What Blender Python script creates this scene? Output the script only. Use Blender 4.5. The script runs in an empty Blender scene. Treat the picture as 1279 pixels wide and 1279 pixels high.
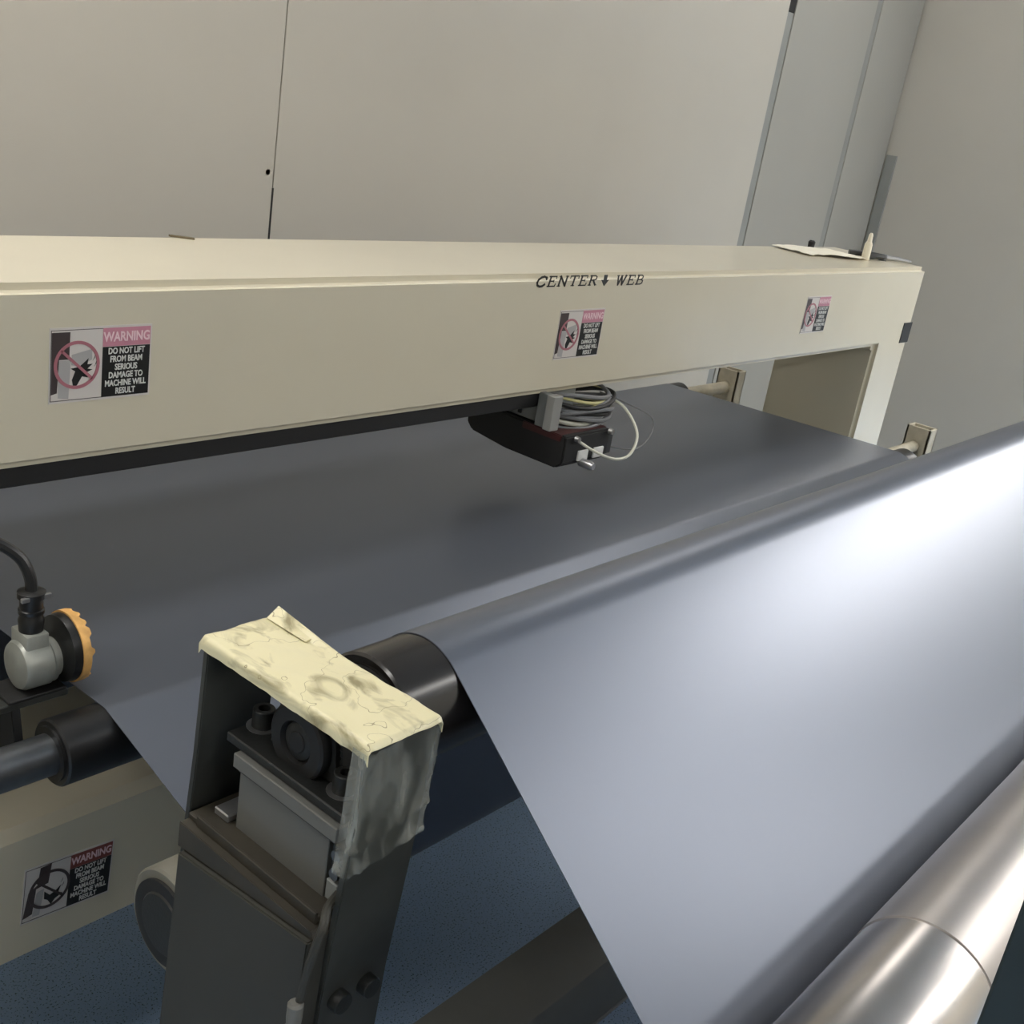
import bpy, bmesh, math, random
from mathutils import Vector, Matrix, noise
C = bpy.context.scene.collection
sc = bpy.context.scene
H = 1.5            # camera height over the floor; geometry below is given relative to the camera
# ------------------------------------------------------------------ camera
M = [[0.6455, -0.747739, 0.155619], [-0.165754, -0.336047, -0.927145], [0.745557, 0.572677, -0.340859]]
cam_d = bpy.data.cameras.new('camera'); cam = bpy.data.objects.new('camera', cam_d); C.objects.link(cam)
r0, r1, r2 = [Vector(r).normalized() for r in M]
R = Matrix((r0, -r1, -r2)).transposed()
cam.matrix_world = Matrix.Translation((0, 0, H)) @ R.to_4x4()
cam_d.sensor_width = 36; cam_d.sensor_fit = 'HORIZONTAL'; cam_d.lens = 1433.74 / 1279 * 36
cam_d.clip_start = .02
sc.camera = cam
# ------------------------------------------------------------------ world, exposure
w = bpy.data.worlds.new('world'); sc.world = w; w.use_nodes = True
w.node_tree.nodes['Background'].inputs[0].default_value = (.6, .7, .8, 1)
w.node_tree.nodes['Background'].inputs[1].default_value = .05
sc.view_settings.view_transform = 'Standard'; sc.view_settings.look = 'None'
sc.view_settings.gamma = 1; sc.view_settings.use_curve_mapping = False
sc.view_settings.exposure = 0.0

# ceiling lamps: (x, y, length x, length y, strength)
CEIL = 1.35
LAMPS = [(4.9, -.75, 1.2, .5, 30), (6.6, -.45, 1.2, .5, 42), (.2, 1.35, 1.2, .3, 22), (-.1, -2.2, 1.2, .3, 46), (-1.2, .75, 1.2, .3, 14),  # first pair, in the bay, added for the bright highlight on the film
         (3.1, -1.3, 1.2, .5, 10), (3.5, 1.45, 1.2, .3, 8), (4.8, -2.2, 1.2, .5, 24)]  # first and last added to brighten the body of the film sheet

# ------------------------------------------------------------------ materials
def mat(name, col, rough=.5, metal=0, coat=0, spec=.5, nscale=0, namt=.1, col2=None, bump=0, bscale=200, emit=None, estr=0, stretch=None, coatr=.1):
    m = bpy.data.materials.new(name); m.use_nodes = True
    nt = m.node_tree; b = nt.nodes['Principled BSDF']; I = b.inputs
    I['Base Color'].default_value = (*col, 1); I['Roughness'].default_value = rough
    I['Metallic'].default_value = metal; I['Coat Weight'].default_value = coat; I['Coat Roughness'].default_value = coatr
    I['Specular IOR Level'].default_value = spec
    if emit: I['Emission Color'].default_value = (*emit, 1); I['Emission Strength'].default_value = estr
    tc = nt.nodes.new('ShaderNodeTexCoord'); src = tc.outputs['Object']
    if stretch:
        mp = nt.nodes.new('ShaderNodeMapping'); mp.inputs['Scale'].default_value = stretch
        nt.links.new(src, mp.inputs['Vector']); src = mp.outputs['Vector']
    if nscale:
        n = nt.nodes.new('ShaderNodeTexNoise'); n.inputs['Scale'].default_value = nscale; n.inputs['Detail'].default_value = 6
        nt.links.new(src, n.inputs['Vector'])
        cr = nt.nodes.new('ShaderNodeValToRGB'); nt.links.new(n.outputs['Fac'], cr.inputs['Fac'])
        c2 = col2 or tuple(c * (1 - namt) for c in col)
        cr.color_ramp.elements[0].position = .35; cr.color_ramp.elements[0].color = (*c2, 1)
        cr.color_ramp.elements[1].position = .6; cr.color_ramp.elements[1].color = (*col, 1)
        nt.links.new(cr.outputs['Color'], I['Base Color'])
    if bump:
        n = nt.nodes.new('ShaderNodeTexNoise'); n.inputs['Scale'].default_value = bscale
        nt.links.new(src, n.inputs['Vector'])
        bp = nt.nodes.new('ShaderNodeBump'); bp.inputs['Strength'].default_value = bump; bp.inputs['Distance'].default_value = .001
        nt.links.new(n.outputs['Fac'], bp.inputs['Height']); nt.links.new(bp.outputs['Normal'], I['Normal'])
    return m
cream = mat('cream_paint', (.69, .635, .49), .35, coat=.5, nscale=3, namt=.05, coatr=.15)
wallm = mat('wall_panel', (.52, .49, .425), .38, nscale=2, namt=.04)
wallg = mat('grey_wall_panel', (.36, .35, .31), .45, nscale=2, namt=.04)
jointm = mat('joint', (.16, .16, .15), .6)
trimm = mat('trim_grey', (.28, .285, .265), .5, nscale=8, namt=.1)
ceilm = mat('ceiling_paint', (.7, .69, .66), .8)
film = mat('grey_film', (.165, .182, .222), .37, .68, bump=.02, bscale=900)
blackr = mat('black_rubber', (.012, .012, .012), .35, nscale=30, namt=.3)
blackg = mat('black_gloss', (.015, .013, .012), .22, spec=.6)
blackm = mat('black_matt', (.01, .01, .01), .6)
castm = mat('cast_iron', (.013, .014, .013), .5, bump=.2, bscale=400)
silver = mat('brushed_aluminium', (.50, .465, .44), .40, 1, nscale=14, namt=.07, stretch=(1, .5, .5))
silver2 = mat('polished_aluminium', (.52, .485, .46), .27, 1, nscale=10, namt=.12)
steel = mat('steel', (.42, .42, .42), .35, .9)
shaftm = mat('shaft_steel', (.16, .17, .18), .3, .8, nscale=20, namt=.3)
darksteel = mat('dark_steel', (.055, .058, .052), .5, .3, nscale=15, namt=.35)
greyp = mat('grey_paint', (.30, .30, .28), .55, nscale=10, namt=.12)
celm = mat('load_cell_grey', (.135, .135, .122), .5, nscale=10, namt=.1)
coverm = mat('dark_grey_cover', (.034, .033, .026), .6, nscale=8, namt=.15)
shelfm = mat('stained_shelf', (.04, .034, .023), .5, nscale=18, namt=.4)
beigep = mat('beige_paint', (.55, .50, .38), .5, nscale=25, namt=.2)
dimbeige = mat('dim_beige', (.19, .18, .145), .5, nscale=20, namt=.2)  # darker version of the beige paint
beamgrey = mat('floor_beam_grey', (.30, .30, .275), .55, nscale=6, namt=.1)
encm = mat('encoder_alloy', (.36, .37, .33), .42, .3, nscale=30, namt=.2)
orange = mat('orange_rubber', (.75, .42, .13), .6, nscale=60, namt=.3)
redm = mat('dark_red', (.05, .012, .012), .4)
whitep = mat('white_plastic', (.75, .75, .72), .5)
sgrey = mat('sensor_grey', (.22, .23, .22), .5)
yelw = mat('yellow_cable', (.62, .58, .28), .5)
greyw = mat('grey_cable', (.17, .175, .18), .5)
clearw = mat('pale_cable', (.6, .6, .5), .4)
stw = mat('sticker_white', (.66, .62, .58), .4)
stk = mat('sticker_black', (.012, .012, .012), .4)
stp = mat('sticker_pink', (.58, .25, .32), .4)
stpt = mat('sticker_header_lettering', (.85, .62, .66), .4)
stt = mat('sticker_lettering', (.72, .72, .68), .4)
stred = mat('sticker_ring', (.42, .16, .19), .4)
stgr = mat('sticker_grey', (.42, .41, .40), .4)
stdk = mat('sticker_dark', (.06, .045, .045), .4)
strd = mat('sticker_faded_red', (.22, .06, .05), .4)
inkm = mat('black_ink', (.02, .02, .02), .5)
teal = mat('dark_teal_plastic', (.016, .028, .032), .5)
paper = mat('cloth_white', (.82, .78, .66), .9, bump=.4, bscale=150)
lampm = mat('lamp_diffuser', (.9, .9, .9), .5, emit=(1, .96, .91), estr=1)
pinky = mat('tube_cream', (.80, .74, .58), .45)
rubmark = mat('rust_flake', (.14, .11, .06), .7)

def tape_mat():
    m = mat('yellowed_tape', (.78, .72, .46), .35, coat=.3)
    nt = m.node_tree; b = nt.nodes['Principled BSDF']; tc = nt.nodes['Texture Coordinate']
    mp = nt.nodes.new('ShaderNodeMapping'); mp.inputs['Scale'].default_value = (1.2, .6, 1); nt.links.new(tc.outputs['Object'], mp.inputs['Vector'])
    n = nt.nodes.new('ShaderNodeTexNoise'); n.inputs['Scale'].default_value = 38; n.inputs['Detail'].default_value = 8; n.inputs['Distortion'].default_value = 1.2
    nt.links.new(mp.outputs['Vector'], n.inputs['Vector'])
    cr = nt.nodes.new('ShaderNodeValToRGB'); e = cr.color_ramp.elements
    e[0].position = .28; e[0].color = (.30, .26, .14, 1); e[1].position = .46; e[1].color = (.76, .70, .45, 1)
    x = e.new(.38); x.color = (.58, .53, .33, 1)
    nt.links.new(n.outputs['Fac'], cr.inputs['Fac'])
    # thin dark crease lines
    v = nt.nodes.new('ShaderNodeTexNoise'); v.inputs['Scale'].default_value = 22; v.inputs['Detail'].default_value = 3
    nt.links.new(tc.outputs['Object'], v.inputs['Vector'])
    s = nt.nodes.new('ShaderNodeMath'); s.operation = 'SUBTRACT'; s.inputs[1].default_value = .5; nt.links.new(v.outputs['Fac'], s.inputs[0])
    a = nt.nodes.new('ShaderNodeMath'); a.operation = 'ABSOLUTE'; nt.links.new(s.outputs[0], a.inputs[0])
    l = nt.nodes.new('ShaderNodeMath'); l.operation = 'LESS_THAN'; l.inputs[1].default_value = .0022; nt.links.new(a.outputs[0], l.inputs[0])
    mx = nt.nodes.new('ShaderNodeMix'); mx.data_type = 'RGBA'; nt.links.new(l.outputs[0], mx.inputs[0])
    nt.links.new(cr.outputs['Color'], mx.inputs[6]); mx.inputs[7].default_value = (.38, .33, .19, 1)
    nt.links.new(mx.outputs[2], b.inputs['Base Color'])
    bp = nt.nodes.new('ShaderNodeBump'); bp.inputs['Strength'].default_value = .5; bp.inputs['Distance'].default_value = .002
    nt.links.new(n.outputs['Fac'], bp.inputs['Height']); nt.links.new(bp.outputs['Normal'], b.inputs['Normal'])
    return m
tapem = tape_mat()
def clear_mat():
    m = bpy.data.materials.new('clear_film_tape'); m.use_nodes = True; nt = m.node_tree; nt.nodes.clear()
    o = nt.nodes.new('ShaderNodeOutputMaterial'); t = nt.nodes.new('ShaderNodeBsdfTransparent'); t.inputs[0].default_value = (.86, .88, .86, 1)
    p = nt.nodes.new('ShaderNodeBsdfPrincipled'); p.inputs['Base Color'].default_value = (.72, .74, .68, 1); p.inputs['Roughness'].default_value = .28
    tc = nt.nodes.new('ShaderNodeTexCoord'); mp = nt.nodes.new('ShaderNodeMapping'); mp.inputs['Scale'].default_value = (1, 1, .35); mp.inputs['Rotation'].default_value = (0, .35, 0)
    nt.links.new(tc.outputs['Object'], mp.inputs['Vector'])
    n = nt.nodes.new('ShaderNodeTexNoise'); n.inputs['Scale'].default_value = 45; n.inputs['Detail'].default_value = 4; n.inputs['Distortion'].default_value = .8
    nt.links.new(mp.outputs['Vector'], n.inputs['Vector'])
    cr = nt.nodes.new('ShaderNodeValToRGB'); e = cr.color_ramp.elements
    e[0].position = .38; e[0].color = (.05, .05, .05, 1); e[1].position = .75; e[1].color = (.42, .42, .42, 1)
    nt.links.new(n.outputs['Fac'], cr.inputs['Fac'])
    s = nt.nodes.new('ShaderNodeMixShader'); nt.links.new(cr.outputs['Color'], s.inputs[0])
    nt.links.new(t.outputs[0], s.inputs[1]); nt.links.new(p.outputs[0], s.inputs[2]); nt.links.new(s.outputs[0], o.inputs[0])
    return m
clearm = clear_mat()
def floor_mat():
    m = mat('blue_speckled_vinyl', (.12, .19, .31), .45)
    nt = m.node_tree; b = nt.nodes['Principled BSDF']; tc = nt.nodes['Texture Coordinate']
    n = nt.nodes.new('ShaderNodeTexNoise'); n.inputs['Scale'].default_value = 290; n.inputs['Detail'].default_value = 2
    nt.links.new(tc.outputs['Object'], n.inputs['Vector'])
    cr = nt.nodes.new('ShaderNodeValToRGB'); e = cr.color_ramp.elements
    e[0].position = .34; e[0].color = (.06, .09, .14, 1); e[1].position = .40; e[1].color = (.36, .51, .73, 1)
    x = e.new(.62); x.color = (.39, .54, .76, 1); y = e.new(.68); y.color = (.42, .53, .68, 1)
    nt.links.new(n.outputs['Fac'], cr.inputs['Fac']); nt.links.new(cr.outputs['Color'], b.inputs['Base Color'])
    return m
floorm = floor_mat()

# ------------------------------------------------------------------ mesh helpers
class MB:
    """collects shapes in camera-relative metres; build() links them as ONE mesh object"""
    def __init__(s): s.bm = bmesh.new()
    def _merge(s, b, mx=None):
        if mx is not None: bmesh.ops.transform(b, matrix=mx, verts=b.verts)
        me = bpy.data.meshes.new('t'); b.to_mesh(me); b.free(); s.bm.from_mesh(me); bpy.data.meshes.remove(me); return s
    def box(s, x0, x1, y0, y1, z0, z1, bev=0, seg=2, mx=None):
        b = bmesh.new(); bmesh.ops.create_cube(b, size=1)
        for v in b.verts: v.co = Vector(((x0 + x1) / 2 + v.co.x * (x1 - x0), (y0 + y1) / 2 + v.co.y * (y1 - y0), (z0 + z1) / 2 + v.co.z * (z1 - z0)))
        if bev: bmesh.ops.bevel(b, geom=b.edges[:], offset=bev, segments=seg, profile=.5, affect='EDGES')
        return s._merge(b, mx)
    def lathe(s, prof, c, axis='X', n=48, mx=None):
        """prof: list of (t, r) along axis from point c"""
        b = bmesh.new(); rings = []
        for t, r in prof:
            ring = []
            for k in range(n):
                a = 2 * math.pi * k / n; u, v = r * math.cos(a), r * math.sin(a)
                p = {'X': (t, u, v), 'Y': (u, t, v), 'Z': (u, v, t)}[axis]
                ring.append(b.verts.new((c[0] + p[0], c[1] + p[1], c[2] + p[2])))
            rings.append(ring)
        for a_, b_ in zip(rings, rings[1:]):
            for k in range(n): b.faces.new((a_[k], a_[(k + 1) % n], b_[(k + 1) % n], b_[k]))
        b.faces.new(rings[0]); b.faces.new(rings[-1][::-1])
        bmesh.ops.recalc_face_normals(b, faces=b.faces)
        return s._merge(b, mx)
    def prism(s, pts, axis, t0, t1, bev=0, bseg=2):
        """polygon pts extruded along axis; axis X: pts=(y,z); Y: (x,z); Z: (x,y)"""
        b = bmesh.new()
        def P(p, t): return {'X': (t, p[0], p[1]), 'Y': (p[0], t, p[1]), 'Z': (p[0], p[1], t)}[axis]
        A = [b.verts.new(P(p, t0)) for p in pts]; B = [b.verts.new(P(p, t1)) for p in pts]
        b.faces.new(A); b.faces.new(B[::-1]); n = len(pts)
        for k in range(n): b.faces.new((A[k], A[(k + 1) % n], B[(k + 1) % n], B[k]))
        bmesh.ops.recalc_face_normals(b, faces=b.faces)
        if bev: bmesh.ops.bevel(b, geom=b.edges[:], offset=bev, segments=bseg, affect='EDGES')
        return s._merge(b)
    def tube(s, pts, r, n=8, sm=6, r1=None):
        P = [Vector(p) for p in pts]
        if sm > 1 and len(P) > 2:      # catmull-rom
            Q = []
            for i in range(len(P) - 1):
                p0 = P[max(i - 1, 0)]; p1 = P[i]; p2 = P[i + 1]; p3 = P[min(i + 2, len(P) - 1)]
                for k in range(sm):
                    t = k / sm
                    Q.append(.5 * ((2 * p1) + (p2 - p0) * t + (2 * p0 - 5 * p1 + 4 * p2 - p3) * t * t + (3 * p1 - p0 - 3 * p2 + p3) * t ** 3))
            Q.append(P[-1]); P = Q
        b = bmesh.new(); rings = []; up = Vector((.31, .52, .8)).normalized()
        for i, p in enumerate(P):
            d = (P[min(i + 1, len(P) - 1)] - P[max(i - 1, 0)]).normalized()
            u = up - d * up.dot(d)
            u = u.normalized() if u.length > 1e-4 else d.orthogonal().normalized()
            up = u; v = d.cross(u); rr = r if r1 is None else r + (r1 - r) * i / (len(P) - 1)
            rings.append([b.verts.new(p + rr * (u * math.cos(2 * math.pi * k / n) + v * math.sin(2 * math.pi * k / n))) for k in range(n)])
        for a_, b_ in zip(rings, rings[1:]):
            for k in range(n): b.faces.new((a_[k], a_[(k + 1) % n], b_[(k + 1) % n], b_[k]))
        b.faces.new(rings[0]); b.faces.new(rings[-1][::-1]); bmesh.ops.recalc_face_normals(b, faces=b.faces)
        return s._merge(b)
    def ring(s, c, ro, ri, y0, y1, n=40):   # flat ring in the XZ plane
        b = bmesh.new(); L = []
        for (r, y) in ((ro, y0), (ri, y0), (ri, y1), (ro, y1)):
            L.append([b.verts.new((c[0] + r * math.cos(2 * math.pi * k / n), y, c[1] + r * math.sin(2 * math.pi * k / n))) for k in range(n)])
        for i in range(4):
            A, B = L[i], L[(i + 1) % 4]
            for k in range(n): b.faces.new((A[k], A[(k + 1) % n], B[(k + 1) % n], B[k]))
        bmesh.ops.recalc_face_normals(b, faces=b.faces)
        return s._merge(b)
    def grid(s, fn, nu, nv, thick=0):
        b = bmesh.new(); G = [[b.verts.new(fn(i / nu, j / nv)) for j in range(nv + 1)] for i in range(nu + 1)]
        for i in range(nu):
            for j in range(nv): b.faces.new((G[i][j], G[i + 1][j], G[i + 1][j + 1], G[i][j + 1]))
        bmesh.ops.recalc_face_normals(b, faces=b.faces)
        if thick: bmesh.ops.solidify(b, geom=b.faces[:], thickness=thick)
        return s._merge(b)
    def build(s, name, m, parent=None, smooth=True, ang=35):
        me = bpy.data.meshes.new(name)
        root = parent
        while root is not None and root.parent is not None: root = root.parent
        if root is None:
            vs = [v.co for v in s.bm.verts]
            org = Vector(((min(v.x for v in vs) + max(v.x for v in vs)) / 2, (min(v.y for v in vs) + max(v.y for v in vs)) / 2, min(v.z for v in vs)))
        else: org = root.location - Vector((0, 0, H))
        bmesh.ops.translate(s.bm, vec=-org, verts=s.bm.verts)
        s.bm.to_mesh(me); s.bm.free(); me.materials.append(m)
        if smooth:
            me.polygons.foreach_set('use_smooth', [True] * len(me.polygons))
            me.set_sharp_from_angle(angle=math.radians(ang))
        o = bpy.data.objects.new(name, me); C.objects.link(o)
        if parent is None: o.location = org + Vector((0, 0, H))
        else: o.parent = parent
        return o
def thing(name, label, cat, loc, group=None):
    o = bpy.data.objects.new(name, None); C.objects.link(o); o.empty_display_size = .05
    o.location = (loc[0], loc[1], loc[2] + H); o['label'] = label; o['category'] = cat
    if group: o['group'] = group
    return o
def tag(o, label, cat, group=None):
    o['label'] = label; o['category'] = cat
    if group: o['group'] = group
    return o
def struct(o): o['kind'] = 'structure'; return o
FL = -H

# ------------------------------------------------------------------ the room
XL, XR, YB, YF, XF, YO = -2.4, 4.6, 1.975, -3.0, 9.0, .75
struct(MB().box(XL, XF, YF, YB, FL - .1, FL).build('floor', floorm))
struct(MB().box(XL, XF, YF, YB, CEIL, CEIL + .1).build('ceiling', ceilm))
wb = struct(MB().box(XL - .1, XR + .1, YB + .012, YB + .12, FL, CEIL).build('wall_back', jointm))
edges = [(XL, -.44, wallm), (-.437, 1.5765, wallm), (1.5795, 3.566, wallm), (3.612, 4.190, wallg), (4.234, 4.585, wallg)]
for x0, x1, m in edges:
    MB().box(x0, x1, YB, YB + .014, FL, CEIL, .0008, 1).build('panel', m, wb)
MB().box(3.567, 3.611, YB + .004, YB + .014, FL, .37).build('joint_strip', trimm, wb)
MB().box(3.567, 3.611, YB + .003, YB + .014, .37, .52).build('joint_seal', blackm, wb)
MB().box(4.191, 4.233, YB + .004, YB + .014, FL, CEIL).build('joint_strip', trimm, wb)
sm = MB(); sm.lathe([(0, .006), (.003, .006), (.005, .003)], (1.562, YB, -.236), 'Y', 12, None); sm.build('screw', steel, wb)
MB().box(1.5755, 1.5805, YB - .0005, YB + .014, -.42, -.268).build('open_gap', blackm, wb)
wr = struct(MB().box(XR, XR + .1, YO, YB + .012, FL, CEIL).build('wall_right', wallm))
struct(MB().box(XR + .1, XF, YO, YO + .1, FL, CEIL).build('added_wall_side', wallm))  # open side bay added out of view to carry the highlight lamps
struct(MB().box(XF, XF + .1, YF, YO + .1, FL, CEIL).build('added_wall_far', wallm))  # end of the added bay, out of view
MB().box(XR - .012, XR, 1.93, 1.972, FL, -.006, .001, 1).build('corner_cover', trimm, wr)
struct(MB().box(XL - .1, XL, YF, YB + .012, FL, CEIL).build('wall_left', wallm))
struct(MB().box(XL - .1, XF + .1, YF - .1, YF, FL, CEIL).build('wall_front', wallm))
for i, (x, y, lx, ly, st) in enumerate(LAMPS):
    t = thing('ceiling_light', ['added ceiling panel light beyond the right wall, nearer one', 'added ceiling panel light beyond the right wall, farther one', 'ceiling panel light above the scanner beam near the back wall', 'ceiling panel light behind the camera, farthest from the web', 'ceiling panel light left of the machine frame', 'added ceiling panel light in front of the right wall, over the operator side', 'ceiling panel light above the far end of the beam', 'added ceiling panel light in the side bay, closest to the front wall'][i], 'light', (x, y, CEIL - .05), 'ceiling lights')
    fr = MB()
    fr.box(x - lx / 2 - .03, x - lx / 2, y - ly / 2 - .03, y + ly / 2 + .03, CEIL - .05, CEIL); fr.box(x + lx / 2, x + lx / 2 + .03, y - ly / 2 - .03, y + ly / 2 + .03, CEIL - .05, CEIL)
    fr.box(x - lx / 2, x + lx / 2, y - ly / 2 - .03, y - ly / 2, CEIL - .05, CEIL); fr.box(x - lx / 2, x + lx / 2, y + ly / 2, y + ly / 2 + .03, CEIL - .05, CEIL)
    fr.build('frame', whitep, t)
    lm = lampm.copy(); lm.name = 'lamp_diffuser'; lm.node_tree.nodes['Principled BSDF'].inputs['Emission Strength'].default_value = st
    MB().box(x - lx / 2, x + lx / 2, y - ly / 2, y + ly / 2, CEIL - .04, CEIL - .03).build('diffuser', lm, t)

# ------------------------------------------------------------------ lettering
def text_mb(body, size, cx, cz, y, ang=0, bold=0, spacing=1, sx=1, rot_c=None, line=1.0):
    cu = bpy.data.curves.new('txt', 'FONT'); cu.body = body; cu.size = size; cu.align_x = 'CENTER'; cu.align_y = 'CENTER'
    cu.extrude = .0002; cu.offset = bold; cu.space_line = line; cu.space_character = spacing; cu.resolution_u = 3
    o = bpy.data.objects.new('txt', cu); C.objects.link(o)
    dg = bpy.context.evaluated_depsgraph_get(); me = bpy.data.meshes.new_from_object(o.evaluated_get(dg))
    bpy.data.objects.remove(o); bpy.data.curves.remove(cu)
    me.transform(Matrix.Diagonal((sx, 1, 1, 1)))
    me.transform(Matrix.Translation((cx, y, cz)) @ Matrix.Rotation(math.pi / 2, 4, 'X'))
    m = MB(); m.bm.from_mesh(me); bpy.data.meshes.remove(me); return m
def rot_about(mb, cx, cz, a):
    if a: bmesh.ops.transform(mb.bm, matrix=Matrix.Translation((cx, 0, cz)) @ Matrix.Rotation(a, 4, 'Y') @ Matrix.Translation((-cx, 0, -cz)), verts=mb.bm.verts)
    return mb
def sticker(parent, x0, zt, y, w=.130, h=.0885, a=0, variant=0):
    """warning sticker whose upper left corner is x0, zt, on a face looking to -Y"""
    cx, cz = x0 + w / 2, zt - h / 2
    X = lambda u: x0 + u * w
    Z = lambda v: zt - v * h
    def add(mb, name, m, par): return rot_about(mb, cx, cz, a).build(name, m, par, smooth=False)
    st = add(MB().box(x0, x0 + w, y - .0008, y + .0003, zt - h, zt), 'warning_sticker', stw, parent)
    yy = y - .0011
    add(MB().box(X(.505), X(.985), yy, y - .0007, Z(.28), Z(.03)), 'header', stp if variant == 0 else strd, st)
    add(MB().box(X(.505), X(.985), yy, y - .0007, Z(.97), Z(.285)), 'panel', stk, st)
    b = MB()
    t = .0007
    b.box(X(.012), X(.505), yy, y - .0007, Z(.03) - t, Z(.03)); b.box(X(.012), X(.505), yy, y - .0007, Z(.97), Z(.97) + t)
    b.box(X(.012), X(.012) + t, yy, y - .0007, Z(.97), Z(.03))
    add(b, 'border_line', stdk, st)
    add(text_mb('WARNING', .0160, X(.745), Z(.158), yy - .0002, bold=.0004, sx=.78), 'lettering', stpt, st)
    add(text_mb('DO NOT LIFT\nFROM BEAM\nSERIOUS\nDAMAGE TO\nMACHINE WILL\nRESULT', .0103, X(.745), Z(.625), yy - .0002, bold=.00025, sx=.76, line=.95), 'lettering', stt, st)
    # the picture: a dark column, a pale housing and a hand-like black shape, struck through by a ring
    d = MB()
    if variant == 0:
        d.prism([(X(.02), Z(.06)), (X(.19), Z(.06)), (X(.185), Z(.42)), (X(.09), Z(.42)), (X(.075), Z(.86)), (X(.02), Z(.88))], 'Y', yy, y - .0007)
        g = MB().prism([(X(.09), Z(.43)), (X(.20), Z(.43)), (X(.185), Z(.95)), (X(.085), Z(.93))], 'Y', yy, y - .0007)
        g.prism([(X(.21), Z(.36)), (X(.40), Z(.30)), (X(.405), Z(.44)), (X(.27), Z(.52)), (X(.21), Z(.5))], 'Y', yy, y - .0007)
        k = [(.235, .82), (.215, .70), (.245, .585), (.20, .545), (.28, .53), (.37, .42), (.36, .50), (.41, .50), (.36, .56), (.41, .575), (.35, .61), (.37, .68), (.31, .66), (.27, .76)]
        cc, rr = (X(.26), Z(.50)), .0285
    else:
        d.prism([(X(.17), Z(.06)), (X(.29), Z(.04)), (X(.27), Z(.38)), (X(.14), Z(.42)), (X(.12), Z(.86)), (X(.02), Z(.90)), (X(.06), Z(.45)), (X(.15), Z(.36))], 'Y', yy, y - .0007)
        g = MB().prism([(X(.15), Z(.50)), (X(.23), Z(.46)), (X(.20), Z(.92)), (X(.12), Z(.92))], 'Y', yy, y - .0007)
        k = [(.235, .52), (.30, .62), (.36, .58), (.42, .50), (.39, .62), (.44, .66), (.36, .72), (.32, .80), (.28, .70), (.24, .66)]
        cc, rr = (X(.29), Z(.50)), .030
    k = MB().prism([(X(u), Z(v)) for u, v in k], 'Y', yy - .0001, y - .0007)
    for u, v in ((.43, .42), (.445, .5)): k.prism([(X(u - .02), Z(v + .035)), (X(u), Z(v)), (X(u + .004), Z(v - .04)), (X(u - .008), Z(v + .01))], 'Y', yy - .0001, y - .0007)
    add(d, 'printed_column', stdk, st); add(g, 'printed_housing', stgr, st); add(k, 'printed_hand', stk, st)
    rg = MB().ring(cc, rr, rr * .865, yy - .0004, y - .0007)
    s2 = MB().box(cc[0] - rr * .92, cc[0] + rr * .92, yy - .0004, y - .0007, cc[1] - .0017, cc[1] + .0017)
    rot_about(s2, cc[0], cc[1], math.radians(42)); me = bpy.data.meshes.new('t'); s2.bm.to_mesh(me); s2.bm.free(); rg.bm.from_mesh(me); bpy.data.meshes.remove(me)
    add(rg, 'no_sign', stred if variant == 0 else stdk, st)
    return st

# slanted serif capitals drawn as strokes
GL = {
 'C': ([[(.92, .72), (.84, .9), (.62, 1), (.36, .93), (.14, .72), (.06, .42), (.16, .14), (.42, 0), (.68, .04), (.88, .22)]], [((.92, .98), (.92, .66))], 1.0),
 'E': ([[(.2, 0), (.2, 1)], [(.06, 0), (.82, 0)], [(.06, 1), (.8, 1)], [(.2, .52), (.6, .52)]], [((.82, 0), (.86, .25)), ((.8, 1), (.8, .78)), ((.6, .62), (.6, .42))], .95),
 'N': ([[(.18, 0), (.18, 1)], [(.16, 1), (.84, 0)], [(.84, 0), (.84, 1)]], [((.04, 0), (.34, 0)), ((.02, 1), (.2, 1)), ((.7, 1), (.98, 1))], 1.05),
 'T': ([[(.5, 0), (.5, 1)], [(.06, 1), (.94, 1)]], [((.06, 1), (.06, .76)), ((.94, 1), (.94, .76)), ((.34, 0), (.66, 0))], .98),
 'R': ([[(.2, 0), (.2, 1)], [(.06, 1), (.6, 1), (.8, .88), (.8, .64), (.6, .52), (.2, .52)], [(.5, .52), (.84, .02)]], [((.06, 0), (.36, 0)), ((.8, 0), (.98, 0))], 1.0),
 'W': ([[(.1, 1), (.34, 0)], [(.34, 0), (.56, .95)], [(.56, .95), (.8, 0)], [(.8, 0), (1.06, 1)]], [((0, 1), (.24, 1)), ((.46, 1), (.66, 1)), ((.94, 1), (1.16, 1))], 1.22),
 'B': ([[(.2, 0), (.2, 1)], [(.06, 1), (.58, 1), (.76, .88), (.76, .66), (.58, .53), (.2, .53)], [(.58, .53), (.84, .4), (.84, .14), (.62, 0), (.06, 0)]], [], .98),
}
def stroke(mb, a, b, t, y):
    d = Vector((b[0] - a[0], b[1] - a[1])); L = d.length; d /= L; n = Vector((-d.y, d.x)) * t / 2; e = d * t * .3
    A = Vector(a) - e; B = Vector(b) + e
    mb.prism([tuple(A + n), tuple(B + n), tuple(B - n), tuple(A - n)], 'Y', y - .0006, y)
def serif_text(word, x, z0, h, wd, y, sl=.25):
    mb = MB()
    def P(p, ox): return (ox + p[0] * wd + sl * h * p[1], z0 + p[1] * h)
    for ch in word:
        strokes, serifs, adv = GL[ch]
        for i, s in enumerate(strokes):
            for a, b in zip(s, s[1:]):
                thick = h * (.22 if abs(b[1] - a[1]) > .3 or i == 0 else .13)
                stroke(mb, P(a, x), P(b, x), thick, y)
        for a, b in serifs: stroke(mb, P(a, x), P(b, x), h * .09, y)
        x += adv * wd * 1.12
    return mb, x

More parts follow.
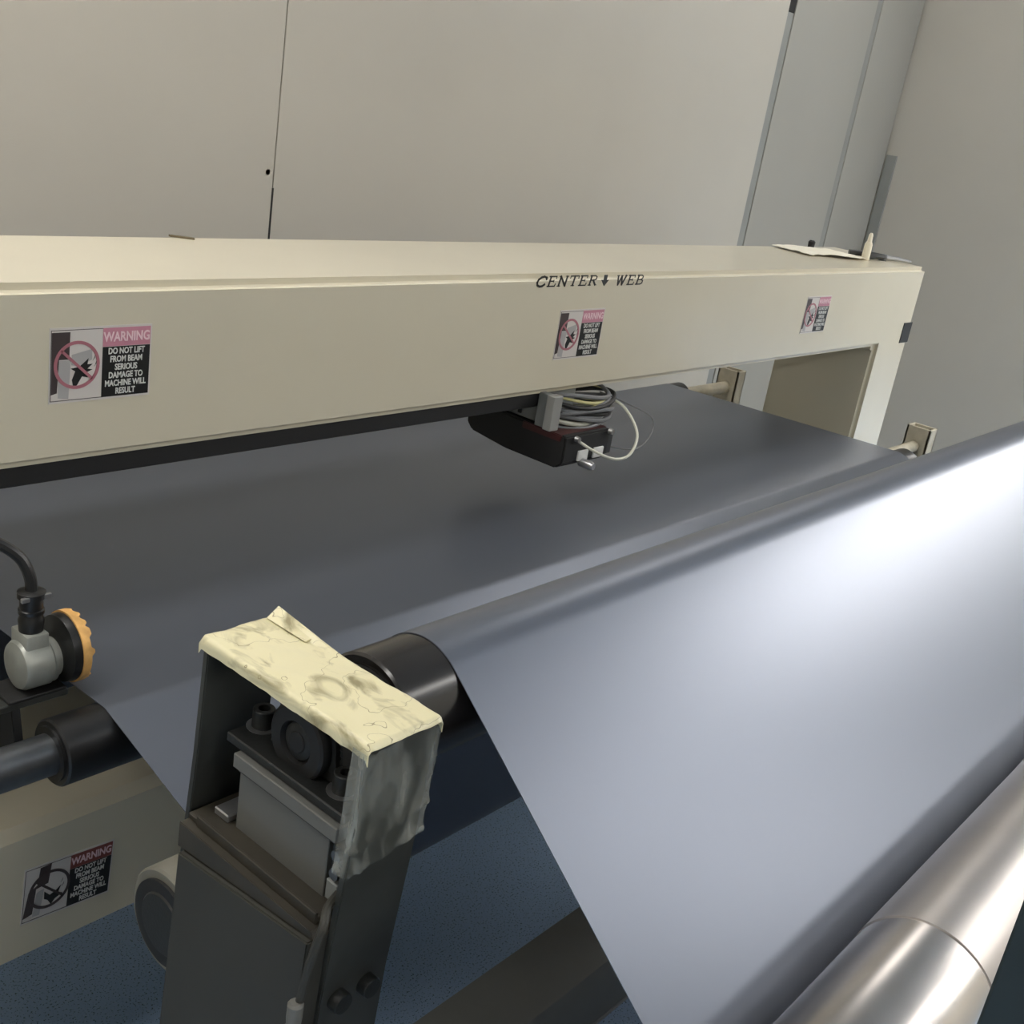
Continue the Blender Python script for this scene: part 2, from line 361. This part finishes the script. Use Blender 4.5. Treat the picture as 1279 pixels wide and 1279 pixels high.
# ------------------------------------------------------------------ the scanner frame
YA, YBk = 1.187, 1.49
fr = thing('scanner_frame', 'cream painted box frame with long upper beam spanning the grey web', 'machine frame', (1.68, 1.34, FL))
ub = MB().prism([(.14, FL + .02), (.14, -.277), (3.222, -.277), (3.222, FL + .02), (3.015, FL + .02), (3.015, -.49), (.345, -.49), (.345, FL + .02)], 'Y', YA, YBk - .015, .011, 5).build('upper_beam', cream, fr)
wn = ub.modifiers.new('weighted', 'WEIGHTED_NORMAL'); wn.keep_sharp = True
lb = MB().box(.335, 3.025, YA + .001, YBk, -1.207, -.989, .014, 1).build('lower_beam', cream, fr)
for x0, x1 in ((3.0, 3.24), (.12, .36)): MB().box(x0, x1, 1.15, 1.5, FL, FL + .022, .003, 1).build('foot_plate', darksteel, fr)
MB().box(.345, 1.60, 1.203, 1.27, -.517, -.488, .002, 1).build('cable_chain_cover', blackm, fr)
sticker(ub, .655, -.3265, YA); sticker(ub, 1.587, -.339, YA, w=.131); sticker(ub, 2.529, -.340, YA, w=.126)
sticker(lb, .632, -1.058, YA + .001, w=.131, h=.088, a=math.radians(4), variant=1)
tx, xe = serif_text('CENTER', 1.506, -.2965, .0165, .0262, YA - .0001); tx.build('centre_lettering', inkm, ub, smooth=False)
tx, xe = serif_text('WEB', 1.734, -.2975, .0165, .0262, YA - .0001); tx.build('web_lettering', inkm, ub, smooth=False)
ar = MB().prism([(1.697, -.279), (1.707, -.279), (1.706, -.288), (1.713, -.288), (1.701, -.299), (1.690, -.288), (1.697, -.288)], 'Y', YA - .0007, YA); ar.build('arrow_mark', inkm, ub, smooth=False)
MB().box(3.165, 3.2225, YA - .002, YA + .001, -.487, -.430, .0005, 1).build('black_label', stk, ub)

# ------------------------------------------------------------------ rollers
XE = .543
c1, q1 = (.964, -.719), .0368
c2, q2 = (.523, -.4515), .0495
c3, q3 = (.672, -.713), .0495
c4, q4 = (.153, -.612), .0600
c5, q5 = (-.02, -.872), .050
c0, q0 = (1.640, -.7365), .0368
def roller(name, label, c, r, x0, x1, body, sh, sx0, sx1, sr, capm=None):
    t = thing(name, label, 'roller', ((x0 + x1) / 2, c[0], c[1] - r))
    b = MB().lathe([(x0, r - .002), (x0 + .002, r), (x1 - .002, r), (x1, r - .002)], (0, c[0], c[1]), n=96).build('roller_body', body, t, ang=30)
    for a, e in ((sx0, x0), (x1, sx1)):
        MB().lathe([(a, sr), (e, sr)], (0, c[0], c[1]), n=40).build('shaft', sh, t)
    e = MB().lathe([(x0 - .003, r * .82), (x0, r * .82)], (0, c[0], c[1]), n=48)
    e.build('end_cap', capm or blackr, t)
    return t
t1 = roller('idler_roller', 'black idler roller under the web below the black measuring wheel', c1, q1, XE, 2.82, blackr, shaftm, .02, 2.86, .0225)
MB().lathe([(2.80, .0145), (2.985, .0145)], (0, c1[0] + .035, c1[1] + .0135), n=32).build('end_spindle', beigep, t1)
t0 = roller('idler_roller', 'idler roller at the far end of the flat web span behind the beam', c0, q0, XE, 2.82, blackr, beigep, .02, 3.10, .0185)
t2 = roller('guide_roller', 'glossy black roller end beside the taped bracket, under the web crest', c2, q2, XE, 2.82, blackg, shaftm, .487, 3.0, .012)
t3 = roller('lower_roller', 'dark-ended grey roller end low behind the left edge of the bracket', c3, q3, .486, 2.82, dimbeige, blackm, .4835, 2.9, .010, blackm)
e = MB().lathe([(.4815, .028), (.4835, .030)], (0, c3[0], c3[1]), n=40); e.build('hub', castm, t3)
t5 = roller('delivery_roller', 'dark idler roller under the sheet, hidden behind the silver roller', c5, q5, XE, 2.82, blackr, shaftm, .49, 2.99, .018)
# silver roller
t4 = thing('silver_roller', 'large brushed silver metal roller in the lower right corner', 'roller', (1.7, c4[0], c4[1] - q4))
MB().lathe([(.45, q4 - .003), (.453, q4 - .0012), (.825, q4 - .0010), (.826, q4 - .0018)], (0, c4[0], c4[1]), n=128).build('roller_sleeve', silver2, t4)
MB().lathe([(.826, q4 - .0018), (.827, q4), (1.237, q4), (1.238, q4 - .001)], (0, c4[0], c4[1]), n=128).build('roller_body', silver, t4)
MB().lathe([(1.238, q4 - .001), (1.239, q4 + .0006), (2.9, q4 + .0006), (2.902, q4 - .001)], (0, c4[0], c4[1]), n=128).build('roller_body', silver, t4)
for a, b in ((.375, .45), (2.902, 3.0)): MB().lathe([(a, .02), (b, .02)], (0, c4[0], c4[1]), n=32).build('shaft', steel, t4)

# bearing blocks of the far side (and their mirror side)
def block(label, x0, x1, y0, y1, z1, sc_, nm='bearing_block', shelf=None):
    t = thing(nm, label, 'bearing block', ((x0 + x1) / 2, (y0 + y1) / 2, FL))
    ym = (y0 + y1) / 2
    b = MB().box(x0, x0 + .006, y0, y1, sc_ - .05, z1, .001, 1); b.box(x0, x1, y0, y0 + .006, sc_ - .05, z1, .001, 1); b.box(x0, x1, y1 - .006, y1, sc_ - .05, z1, .001, 1); b.box(x1 - .006, x1, y0, y1, sc_ - .05, z1, .001, 1)
    b.build('housing', beigep, t)
    MB().box(x0 + .005, x1 - .005, y0 + .005, y1 - .005, sc_ - .05, z1 - .012).build('inner_block', castm, t)
    MB().box(x0 - .005, x1 + .005, y0 - .005, y1 + .005, FL, sc_ - .05, .003, 1).build('pedestal', beigep, t)
    return t
block('small beige bearing block on the far end of the nearer idler roller', 2.965, 3.012, .965, 1.030, -.653, c1[1])
block('small beige bearing block at the far rear corner behind the beam', 3.08, 3.125, 1.605, 1.675, -.680, c0[1])
block('bearing block left of the frame on the near end of the idler roller', -.02, .03, .93, 1.0, -.66, c1[1])
block('bearing block left of the frame on the near end of the rear roller', -.02, .03, 1.605, 1.675, -.67, c0[1])
block('bearing block on the far end of the black guide roller', 2.99, 3.03, .49, .556, -.40, c2[1])
block('bearing block on the far end of the silver roller', 2.97, 3.05, .12, .185, -.56, c4[1])
block('bearing block on the near end of the silver roller, outside the frame', .36, .40, .128, .178, -.57, c4[1])
block('bearing block on the near end of the hidden delivery roller', .50, .53, -.05, .01, -.84, c5[1])
block('bearing block on the far end of the hidden delivery roller', 2.98, 3.02, -.05, .01, -.84, c5[1])
block('bearing block on the far end of the lower grey roller', 2.89, 2.93, .64, .705, -.66, c3[1])

# ------------------------------------------------------------------ the web
def tangent(ca, ra, sa, cb, rb, sb):
    """line from circle a (turn sense sa) to circle b; returns direction and the two contact points"""
    ca, cb = Vector(ca), Vector(cb); D = cb - ca; L = D.length; u = D / L
    # left normal n of direction d: centre a = pa + sa*ra*n
    k = sb * rb - sa * ra
    s_ = k / L; c_ = math.sqrt(1 - s_ * s_)
    # n.D = k with D=cb-ca ; n = s_*u + c_*perp(u)
    n = u * s_ + Vector((-u.y, u.x)) * c_
    d = Vector((n.y, -n.x))
    return d, ca - sa * ra * n, cb - sb * rb * n
G = .0009
circ = [(c0, q0 + G, 1), (c1, q1 + G, 1), (c3, q3 + G, -1), (c2, q2 + G, 1), (c4, q4 + G, -1), (c5, q5 + G, 1)]
pts = [Vector((1.640, -1.15))]
start = (Vector((1.6785, -1.15)), 1e-6, 1); end = (Vector((-.073, -1.47)), 1e-6, 1)
seq = [start] + circ + [end]
tg = [tangent(a[0], a[1], a[2], b[0], b[1], b[2]) for a, b in zip(seq, seq[1:])]
prof = [tg[0][1]]
def seg(a, b, n):
    for i in range(1, n + 1): prof.append(a + (b - a) * i / n)
seg(tg[0][1], tg[0][2], 6)
for i, (c, r, s) in enumerate(circ):
    a = tg[i][2] - Vector(c); b = tg[i + 1][1] - Vector(c)
    a0 = math.atan2(a.y, a.x); a1 = math.atan2(b.y, b.x); da = a1 - a0
    while da * s < 0: da += 2 * math.pi * s
    while abs(da) > 2 * math.pi: da -= 2 * math.pi * s
    n = max(2, int(abs(da) / .07))
    for k in range(1, n + 1): prof.append(Vector(c) + Vector((math.cos(a0 + da * k / n), math.sin(a0 + da * k / n))) * r)
    seg(tg[i + 1][1], tg[i + 1][2], 12)
def webfn():
    b = bmesh.new(); NX = 24; rows = []
    for p in prof:
        rows.append([b.verts.new((.6 + 2.16 * k / NX, p.x, p.y)) for k in range(NX + 1)])
    for a_, b_ in zip(rows, rows[1:]):
        for k in range(NX): b.faces.new((a_[k], a_[k + 1], b_[k + 1], b_[k]))
    bmesh.ops.recalc_face_normals(b, faces=b.faces)
    bmesh.ops.solidify(b, geom=b.faces[:], thickness=.0007)
    m = MB(); m._merge(b); return m
tag(webfn().build('film_web', film, None, ang=50), 'wide sheet of grey-blue plastic film running over the rollers under the beam', 'film')

# ------------------------------------------------------------------ taped bracket with the roller bearing
tb = thing('roller_bracket', 'dark steel bracket wrapped in yellowed tape, holding the black roller end', 'bracket', (.485, .53, FL))
def leg(y0, y1, name):      # y0: outer face at the top, leaning
    p = [(y0, -.402), (y0 + .0045, -.50), (y0 + .014, -.62), (y0 + .022, -.82), (y0 + .022 + y1, -.82), (y0 + .014 + y1, -.62), (y0 + .0045 + y1, -.50), (y0 + y1, -.402)]
    return MB().prism(p, 'X', .458, .523, .0008).build(name, darksteel, tb)
leg(.434, .006, 'leg'); leg(.602, .006, 'leg')
MB().box(.458, .523, .434, .608, -.409, -.402, .001, 1).build('top_plate', darksteel, tb)
def tapefn(u, v):
    # u along Y, v across X with the edges folded down
    y = .431 + .180 * u
    s = v * 1.18 - .09
    if s < 0: x = .4565; z = -.3995 + s * .10
    elif s > 1: x = .5245; z = -.3995 - (s - 1) * .08
    else: x = .4565 + .068 * s; z = -.3995
    w = noise.noise(Vector((x * 60, y * 40, 3))) * .0012 + noise.noise(Vector((x * 150, y * 110, 7))) * .0005
    if 0 <= s <= 1: z += w + .001
    else: x += w * (1 if s > 1 else -1) * .8; z += noise.noise(Vector((3, y * 90, s * 4))) * .0010
    if s > .93: z += .0035 * max(0, math.sin(y * 34 + 1)) ** 2        # far edge lifts into a small ridge
    if u == 0 or u == 1: z -= .004
    return (x, y, z)
MB().grid(tapefn, 70, 30, .0006).build('yellowed_tape', tapem, tb, ang=60)
fl = MB().grid(lambda u, v: (.512 + .013 * v, .606 + .003 * v - .045 * u, -.3975 + .0055 * v * (1 - u)), 6, 3, .0005); fl.build('tape_flap', tapem, tb)
def clearfn(u, v):
    # u across: from the inner edge round the outer face to the far edge; v downward
    s = u * 1.3 - .15; z = -.404 - .088 * v - (.012 * (1 - u) * v)
    lean = .0045 * min(1, (-z - .402) / .1)
    y = .4325 + lean; x = .457 + .067 * min(max(s, 0), 1)
    if s < 0: y += -s * .08
    if s > 1: y += (s - 1) * .08
    dd = abs(noise.noise(Vector((x * 55 + z * 16, z * 14, 1.5)))) * .0030 + abs(noise.noise(Vector((x * 30, z * 90 + x * 55, 5)))) * .0016
    dd += .0022 * math.exp(-((v - .80 + .10 * u) / .035) ** 2) + .0016 * math.exp(-((v - .97) / .03) ** 2) + .0018 * math.exp(-((u - .17 - .05 * v) / .02) ** 2)
    if 0 <= s <= 1: y -= dd
    return (x - (.0012 + dd * .5 if s < .02 else 0) + (.0012 if s > .98 else 0), y, z)
MB().grid(clearfn, 60, 60, 0).build('clear_film_tape', clearm, tb, ang=180)
# bearing
base = MB().box(.468, .520, .458, .587, -.4785, -.4705, .001, 1); base.build('bearing_base', castm, tb)
hp = []
for k in range(25):
    a = math.pi * k / 24; hp.append((.523 + .036 * math.cos(a), -.4505 + .036 * math.sin(a)))
hp += [(.482, -.474), (.564, -.474)]
MB().prism(hp, 'X', .487, .518, .0035).build('bearing_housing', castm, tb)
MB().lathe([(.488, .0285), (.479, .0285), (.4775, .0265), (.4775, .0165), (.483, .0150)], (0, .523, -.4505)).build('bearing_ring', blackm, tb)
MB().lathe([(.4795, .0125), (.4805, .0140), (.486, .0140)], (0, .523, -.4505)).build('locking_collar', castm, tb)
MB().lathe([(.4782, .0075), (.479, .0082), (.49, .0082)], (0, .523, -.4505)).build('shaft_end', blackm, tb)
for y, x in ((.578, .494), (.480, .488)):
    b = MB().lathe([(-.473, .0125), (-.4698, .0125)], (x, y, 0), 'Z', 24).build('washer', steel, tb)
    b = MB().lathe([(-.4712, .0085), (-.456, .0085), (-.4552, .0078), (-.4552, .0045), (-.461, .0045)], (x, y, 0), 'Z', 24).build('socket_bolt', castm, tb)
MB().box(.463, .520, .457, .571, -.4905, -.4785, .0008, 1).build('mounting_bar', celm, tb)
MB().box(.4675, .514, .463, .569, -.4950, -.4905).build('gap_shade', blackm, tb)  # black strip painting the shade of the gap above the load cell
MB().box(.469, .517, .469, .569, -.545, -.4945, .0006, 1).build('load_cell', celm, tb)
MB().box(.452, .521, .455, .604, -.5495, -.5445, .0008, 1).build('shelf', shelfm, tb)
MB().box(.4505, .453, .455, .592, -.5495, -.5405, .0004, 1).build('shelf_lip', shelfm, tb)
for z in (-.505, -.520):
    MB().lathe([(.468, .0045), (.473, .0045), (.474, .0055)], (0, .4605, z), n=12).build('screw', shaftm, tb)
    MB().box(.472, .50, .454, .468, z - .006, z + .006, .0005, 1).build('terminal', castm, tb)
MB().box(.469, .50, .456, .468, -.544, -.5275, .001, 1).build('connector', sgrey, tb)
MB().box(.466, .49, .575, .592, -.5445, -.538, .001, 1).build('clip', steel, tb)
MB().prism([(.449, -.556), (.598, -.572), (.600, -.62), (.612, -.82), (.459, -.82)], 'X', .440, .516, .0012).build('cover', coverm, tb)
MB().prism([(.447, -.5555), (.604, -.5715), (.604, -.5495), (.452, -.5495)], 'X', .444, .520, .0006).build('stained_ledge', shelfm, tb)
for x, z in ((.474, -.6225), (.502, -.625)):
    MB().lathe([(.4395, .0045), (.4395, .0078), (.441, .0085), (.452, .0085)], (x, 0, z), 'Y', 20).build('leg_bolt', castm, tb)
MB().box(.436, .526, .455, .632, FL + .02, -.815, .003, 1).build('column', coverm, tb)
MB().box(.40, .56, .42, .67, FL, FL + .022, .003, 1).build('base_plate', darksteel, tb)
MB().tube([(.468, .453, -.531), (.452, .446, -.530), (.440, .436, -.533), (.4365, .438, -.552), (.4365, .4425, -.575), (.4365, .446, -.600)], .0032, 10).build('hose', coverm, tb)
hc = MB().lathe([(-.622, .0050), (-.612, .0058), (-.602, .0058), (-.600, .0042)], (.4335, .4465, 0), 'Z', 12); hc.box(.4275, .4395, .440, .453, -.69, -.622, .001, 1); hc.build('hose_fitting', celm, tb)

# ------------------------------------------------------------------ measuring wheel with encoder
en = thing('measuring_wheel', 'black measuring wheel with worn orange rim and grey encoder at web edge', 'encoder', (.56, 1.04, -.69))
wc = (1.035, -.6400)
MB().lathe([(.586, .030), (.587, .0375), (.592, .0385), (.604, .0385), (.606, .034)], (0, wc[0], wc[1]), n=64).build('wheel_disc', blackr, en)
def rim():
    b = bmesh.new(); n = 72; L = []
    for k in range(n):
        a = 2 * math.pi * k / n; j = noise.noise(Vector((math.cos(a) * 5, math.sin(a) * 5, 2)))
        wdt = .009 + .004 * (1 if j > .1 else 0); ro = .0405
        L.append([b.verts.new((x, wc[0] + r * math.cos(a), wc[1] + r * math.sin(a))) for x, r in ((.596, .038), (.596, ro), (.596 + wdt, ro - (.001 if j > .1 else 0)), (.596 + wdt, .036))])
    for k in range(n):
        A, B = L[k], L[(k + 1) % n]
        for i in range(4): b.faces.new((A[i], A[(i + 1) % 4], B[(i + 1) % 4], B[i]))
    bmesh.ops.recalc_face_normals(b, faces=b.faces); m = MB(); m._merge(b); return m
rim().build('rubber_rim', orange, en)
ec = (1.042, -.652)
MB().lathe([(.542, .018), (.544, .0255), (.548, .028), (.574, .028), (.576, .0265), (.580, .0265), (.582, .022), (.588, .022)], (0, ec[0], ec[1]), n=48).build('encoder_body', encm, en)
MB().box(.5475, .573, ec[0] - .016, ec[0] + .018, ec[1] + .0, -.613, .002, 2).build('terminal_housing', encm, en)
MB().lathe([(-.613, .0125), (-.600, .0135), (-.598, .0125), (-.593, .0115), (-.592, .0135), (-.588, .0135), (-.587, .012), (-.575, .012), (-.574, .0145), (-.568, .0145), (-.566, .009)], (.5605, ec[0], 0), 'Z', 24).build('cable_gland', blackr, en)
MB().box(.544, .577, ec[0] - .012, ec[0] - .008, -.574, -.569, .0005, 1).build('gland_clamp', steel, en)
MB().tube([(.5605, 1.042, -.570), (.560, 1.045, -.552), (.553, 1.052, -.532), (.534, 1.062, -.515), (.512, 1.075, -.508), (.47, 1.085, -.512), (.40, 1.09, -.54), (.30, 1.09, -.66)], .0062, 10).build('cable', blackr, en)
MB().box(.20, .593, 1.020, 1.068, -.692, -.684, .001, 1).build('mounting_arm', darksteel, en)
MB().box(.525, .59, 1.018, 1.066, -.684, -.6795, .001, 1).build('saddle', blackm, en)
MB().prism([(1.02, -.69), (1.06, -.69), (1.05, -.76), (1.005, -.76)], 'X', .528, .538, .001).build('bracket_plate', blackm, en)
MB().box(.20, .26, 1.02, 1.068, FL, -.692, .002, 1).build('support_post', darksteel, en)

# ------------------------------------------------------------------ sensor head under the beam
sh = thing('sensor_head', 'dark red and black sensor head with cable coil hanging under beam centre', 'sensor', (1.65, 1.24, -.61))
MB().prism([(1.125, -.550), (1.125, -.600), (1.14, -.612), (1.26, -.612), (1.345, -.603), (1.358, -.590), (1.358, -.545)], 'X', 1.583, 1.718, .003).build('housing', blackm, sh)
MB().prism([(1.135, -.549), (1.135, -.562), (1.225, -.562), (1.225, -.549)], 'X', 1.581, 1.72, .0015).build('red_band', redm, sh)
MB().box(1.592, 1.70, 1.205, 1.34, -.546, -.488, .002, 1).build('carriage', sgrey, sh)
MB().box(1.575, 1.60, 1.158, 1.175, -.549, -.486, .001, 1).build('support_plate', greyp, sh)
MB().box(1.583, 1.60, 1.165, 1.20, -.549, -.488, .001, 1).build('support_plate', sgrey, sh)
MB().box(1.588, 1.592, 1.238, 1.246, -.540, -.498, .001, 1).build('slot_bar', castm, sh)
for x, wd in ((1.625, .030), (1.672, .030)):
    f_ = MB().box(x, x + wd, 1.1215, 1.126, -.600, -.580, .002, 2).build('window', whitep, sh)
MB().lathe([(1.095, .006), (1.10, .008), (1.126, .008)], (1.640, 0, -.603), 'Y', 16).build('knob', steel, sh)
MB().box(1.700, 1.735, 1.128, 1.24, -.600, -.555, .003, 2).build('side_box', castm, sh)
random.seed(4)
cols = [greyw, yelw, blackm, greyw, yelw, greyw, blackm, greyw, clearw, greyw]
for i, m in enumerate(cols):
    z = -.496 - .0055 * i; rx = .088 + random.uniform(-.008, .006); ry = .052 + random.uniform(-.006, .006)
    cx, cy = 1.694 + random.uniform(-.006, .006), 1.200
    P = [(cx + rx * math.cos(a), cy + ry * math.sin(a), z + .006 * math.sin(a * 2 + i)) for a in [2 * math.pi * k / 14 for k in range(15)]]
    MB().tube(P, .0042 if m is not yelw else .003, 8, 4).build('coiled_cable', m, sh)
MB().tube([(1.612, 1.128, -.556), (1.64, 1.10, -.575), (1.69, 1.085, -.592), (1.745, 1.09, -.590), (1.785, 1.11, -.560), (1.782, 1.15, -.520), (1.772, 1.195, -.512)], .0028, 8).build('loose_cable', clearw, sh)
MB().tube([(1.77, 1.20, -.505), (1.81, 1.17, -.52), (1.85, 1.13, -.540), (1.855, 1.12, -.565), (1.81, 1.11, -.590), (1.765, 1.115, -.592), (1.733, 1.132, -.588)], .0015, 6).build('thin_wire', greyw, sh)
for x, y, z in ((1.612, 1.124, -.556), (1.71, 1.122, -.552)): MB().lathe([(-.008, .005), (0, .006)], (x, y, z), 'Y', 12).build('plug', steel, sh)

# ------------------------------------------------------------------ things on top of the beam
def clothfn(u, v):
    x = 2.80 + .24 * u; y = 1.33 + .13 * v - .05 * u + .012 * math.sin(u * 7)
    z = -.2735 + .004 * abs(noise.noise(Vector((u * 4, v * 4, 0)))) + .006 * math.exp(-((u - .55) / .25) ** 2) * (1 - abs(v - .4))
    return (x + .02 * v, y, z)
tag(MB().grid(clothfn, 20, 12, .0015).build('cloth', paper, None, ang=60), 'crumpled off-white cloth lying on the far end of the beam', 'cloth')
tt = thing('glue_tube', 'slim cream tube standing upright on the far end of the beam', 'tube', (3.035, 1.29, -.2765))
MB().lathe([(-.277, .009), (-.275, .011), (-.235, .0105), (-.228, .007)], (3.035, 1.29, 0), 'Z', 20).build('body', pinky, tt)
MB().lathe([(-.228, .0065), (-.210, .0055), (-.205, .003)], (3.035, 1.29, 0), 'Z', 16).build('cap', pinky, tt)
kt = thing('pliers', 'small dark metal pliers lying beside the cream tube on the beam', 'tool', (3.12, 1.31, -.277))
MB().tube([(3.06, 1.35, -.268), (3.10, 1.31, -.266), (3.135, 1.285, -.268)], .008, 8).build('handle', castm, kt)
MB().tube([(3.07, 1.30, -.268), (3.10, 1.285, -.266), (3.135, 1.28, -.268)], .008, 8).build('handle', castm, kt)
MB().tube([(3.13, 1.285, -.268), (3.165, 1.255, -.268), (3.195, 1.225, -.270)], .009, 8, 6, .004).build('jaw', steel, kt)
MB().lathe([(-.277, .012), (-.264, .012), (-.260, .009)], (3.135, 1.283, 0), 'Z', 16).build('pivot', shaftm, kt)
tag(MB().lathe([(-.2768, .009), (-.262, .010), (-.258, .006)], (3.05, 1.46, 0), 'Z', 14).build('rubber_foot', blackm), 'small black rubber stub at the rear edge of the beam top', 'stub')
tag(MB().prism([(.995, 1.470), (1.004, 1.462), (1.022, 1.448), (1.026, 1.455), (1.012, 1.468), (.998, 1.478)], 'Z', -.2768, -.2745).build('paint_flake', rubmark), 'small dark flake near the rear edge of the beam top', 'flake')

# ------------------------------------------------------------------ floor rail and control box
fb = thing('floor_rail', 'long dark grey steel rail lying on the blue speckled floor', 'rail', (1.7, .80, FL))
MB().box(.2, 3.2, .744, .863, FL, -1.356, .004, 2).build('rail_body', beamgrey, fb)
MB().box(.2, 3.2, .741, .748, FL, FL + .006, .001, 1).build('edge_highlight', steel, fb)  # thin bright strip standing for the highlight line at the rail foot
cb = thing('control_box', 'dark teal control box edge at the lower right corner', 'control box', (.50, .0, FL))
MB().box(.4265, .62, -.16, .055, -.44, -.08, .0012, 1).build('box_body', teal, cb)
MB().box(.44, .48, -.13, -.09, FL + .02, -.44, .002, 1).build('stand_post', darksteel, cb)
MB().box(.40, .52, -.18, -.06, FL, FL + .02, .002, 1).build('base_plate', darksteel, cb)
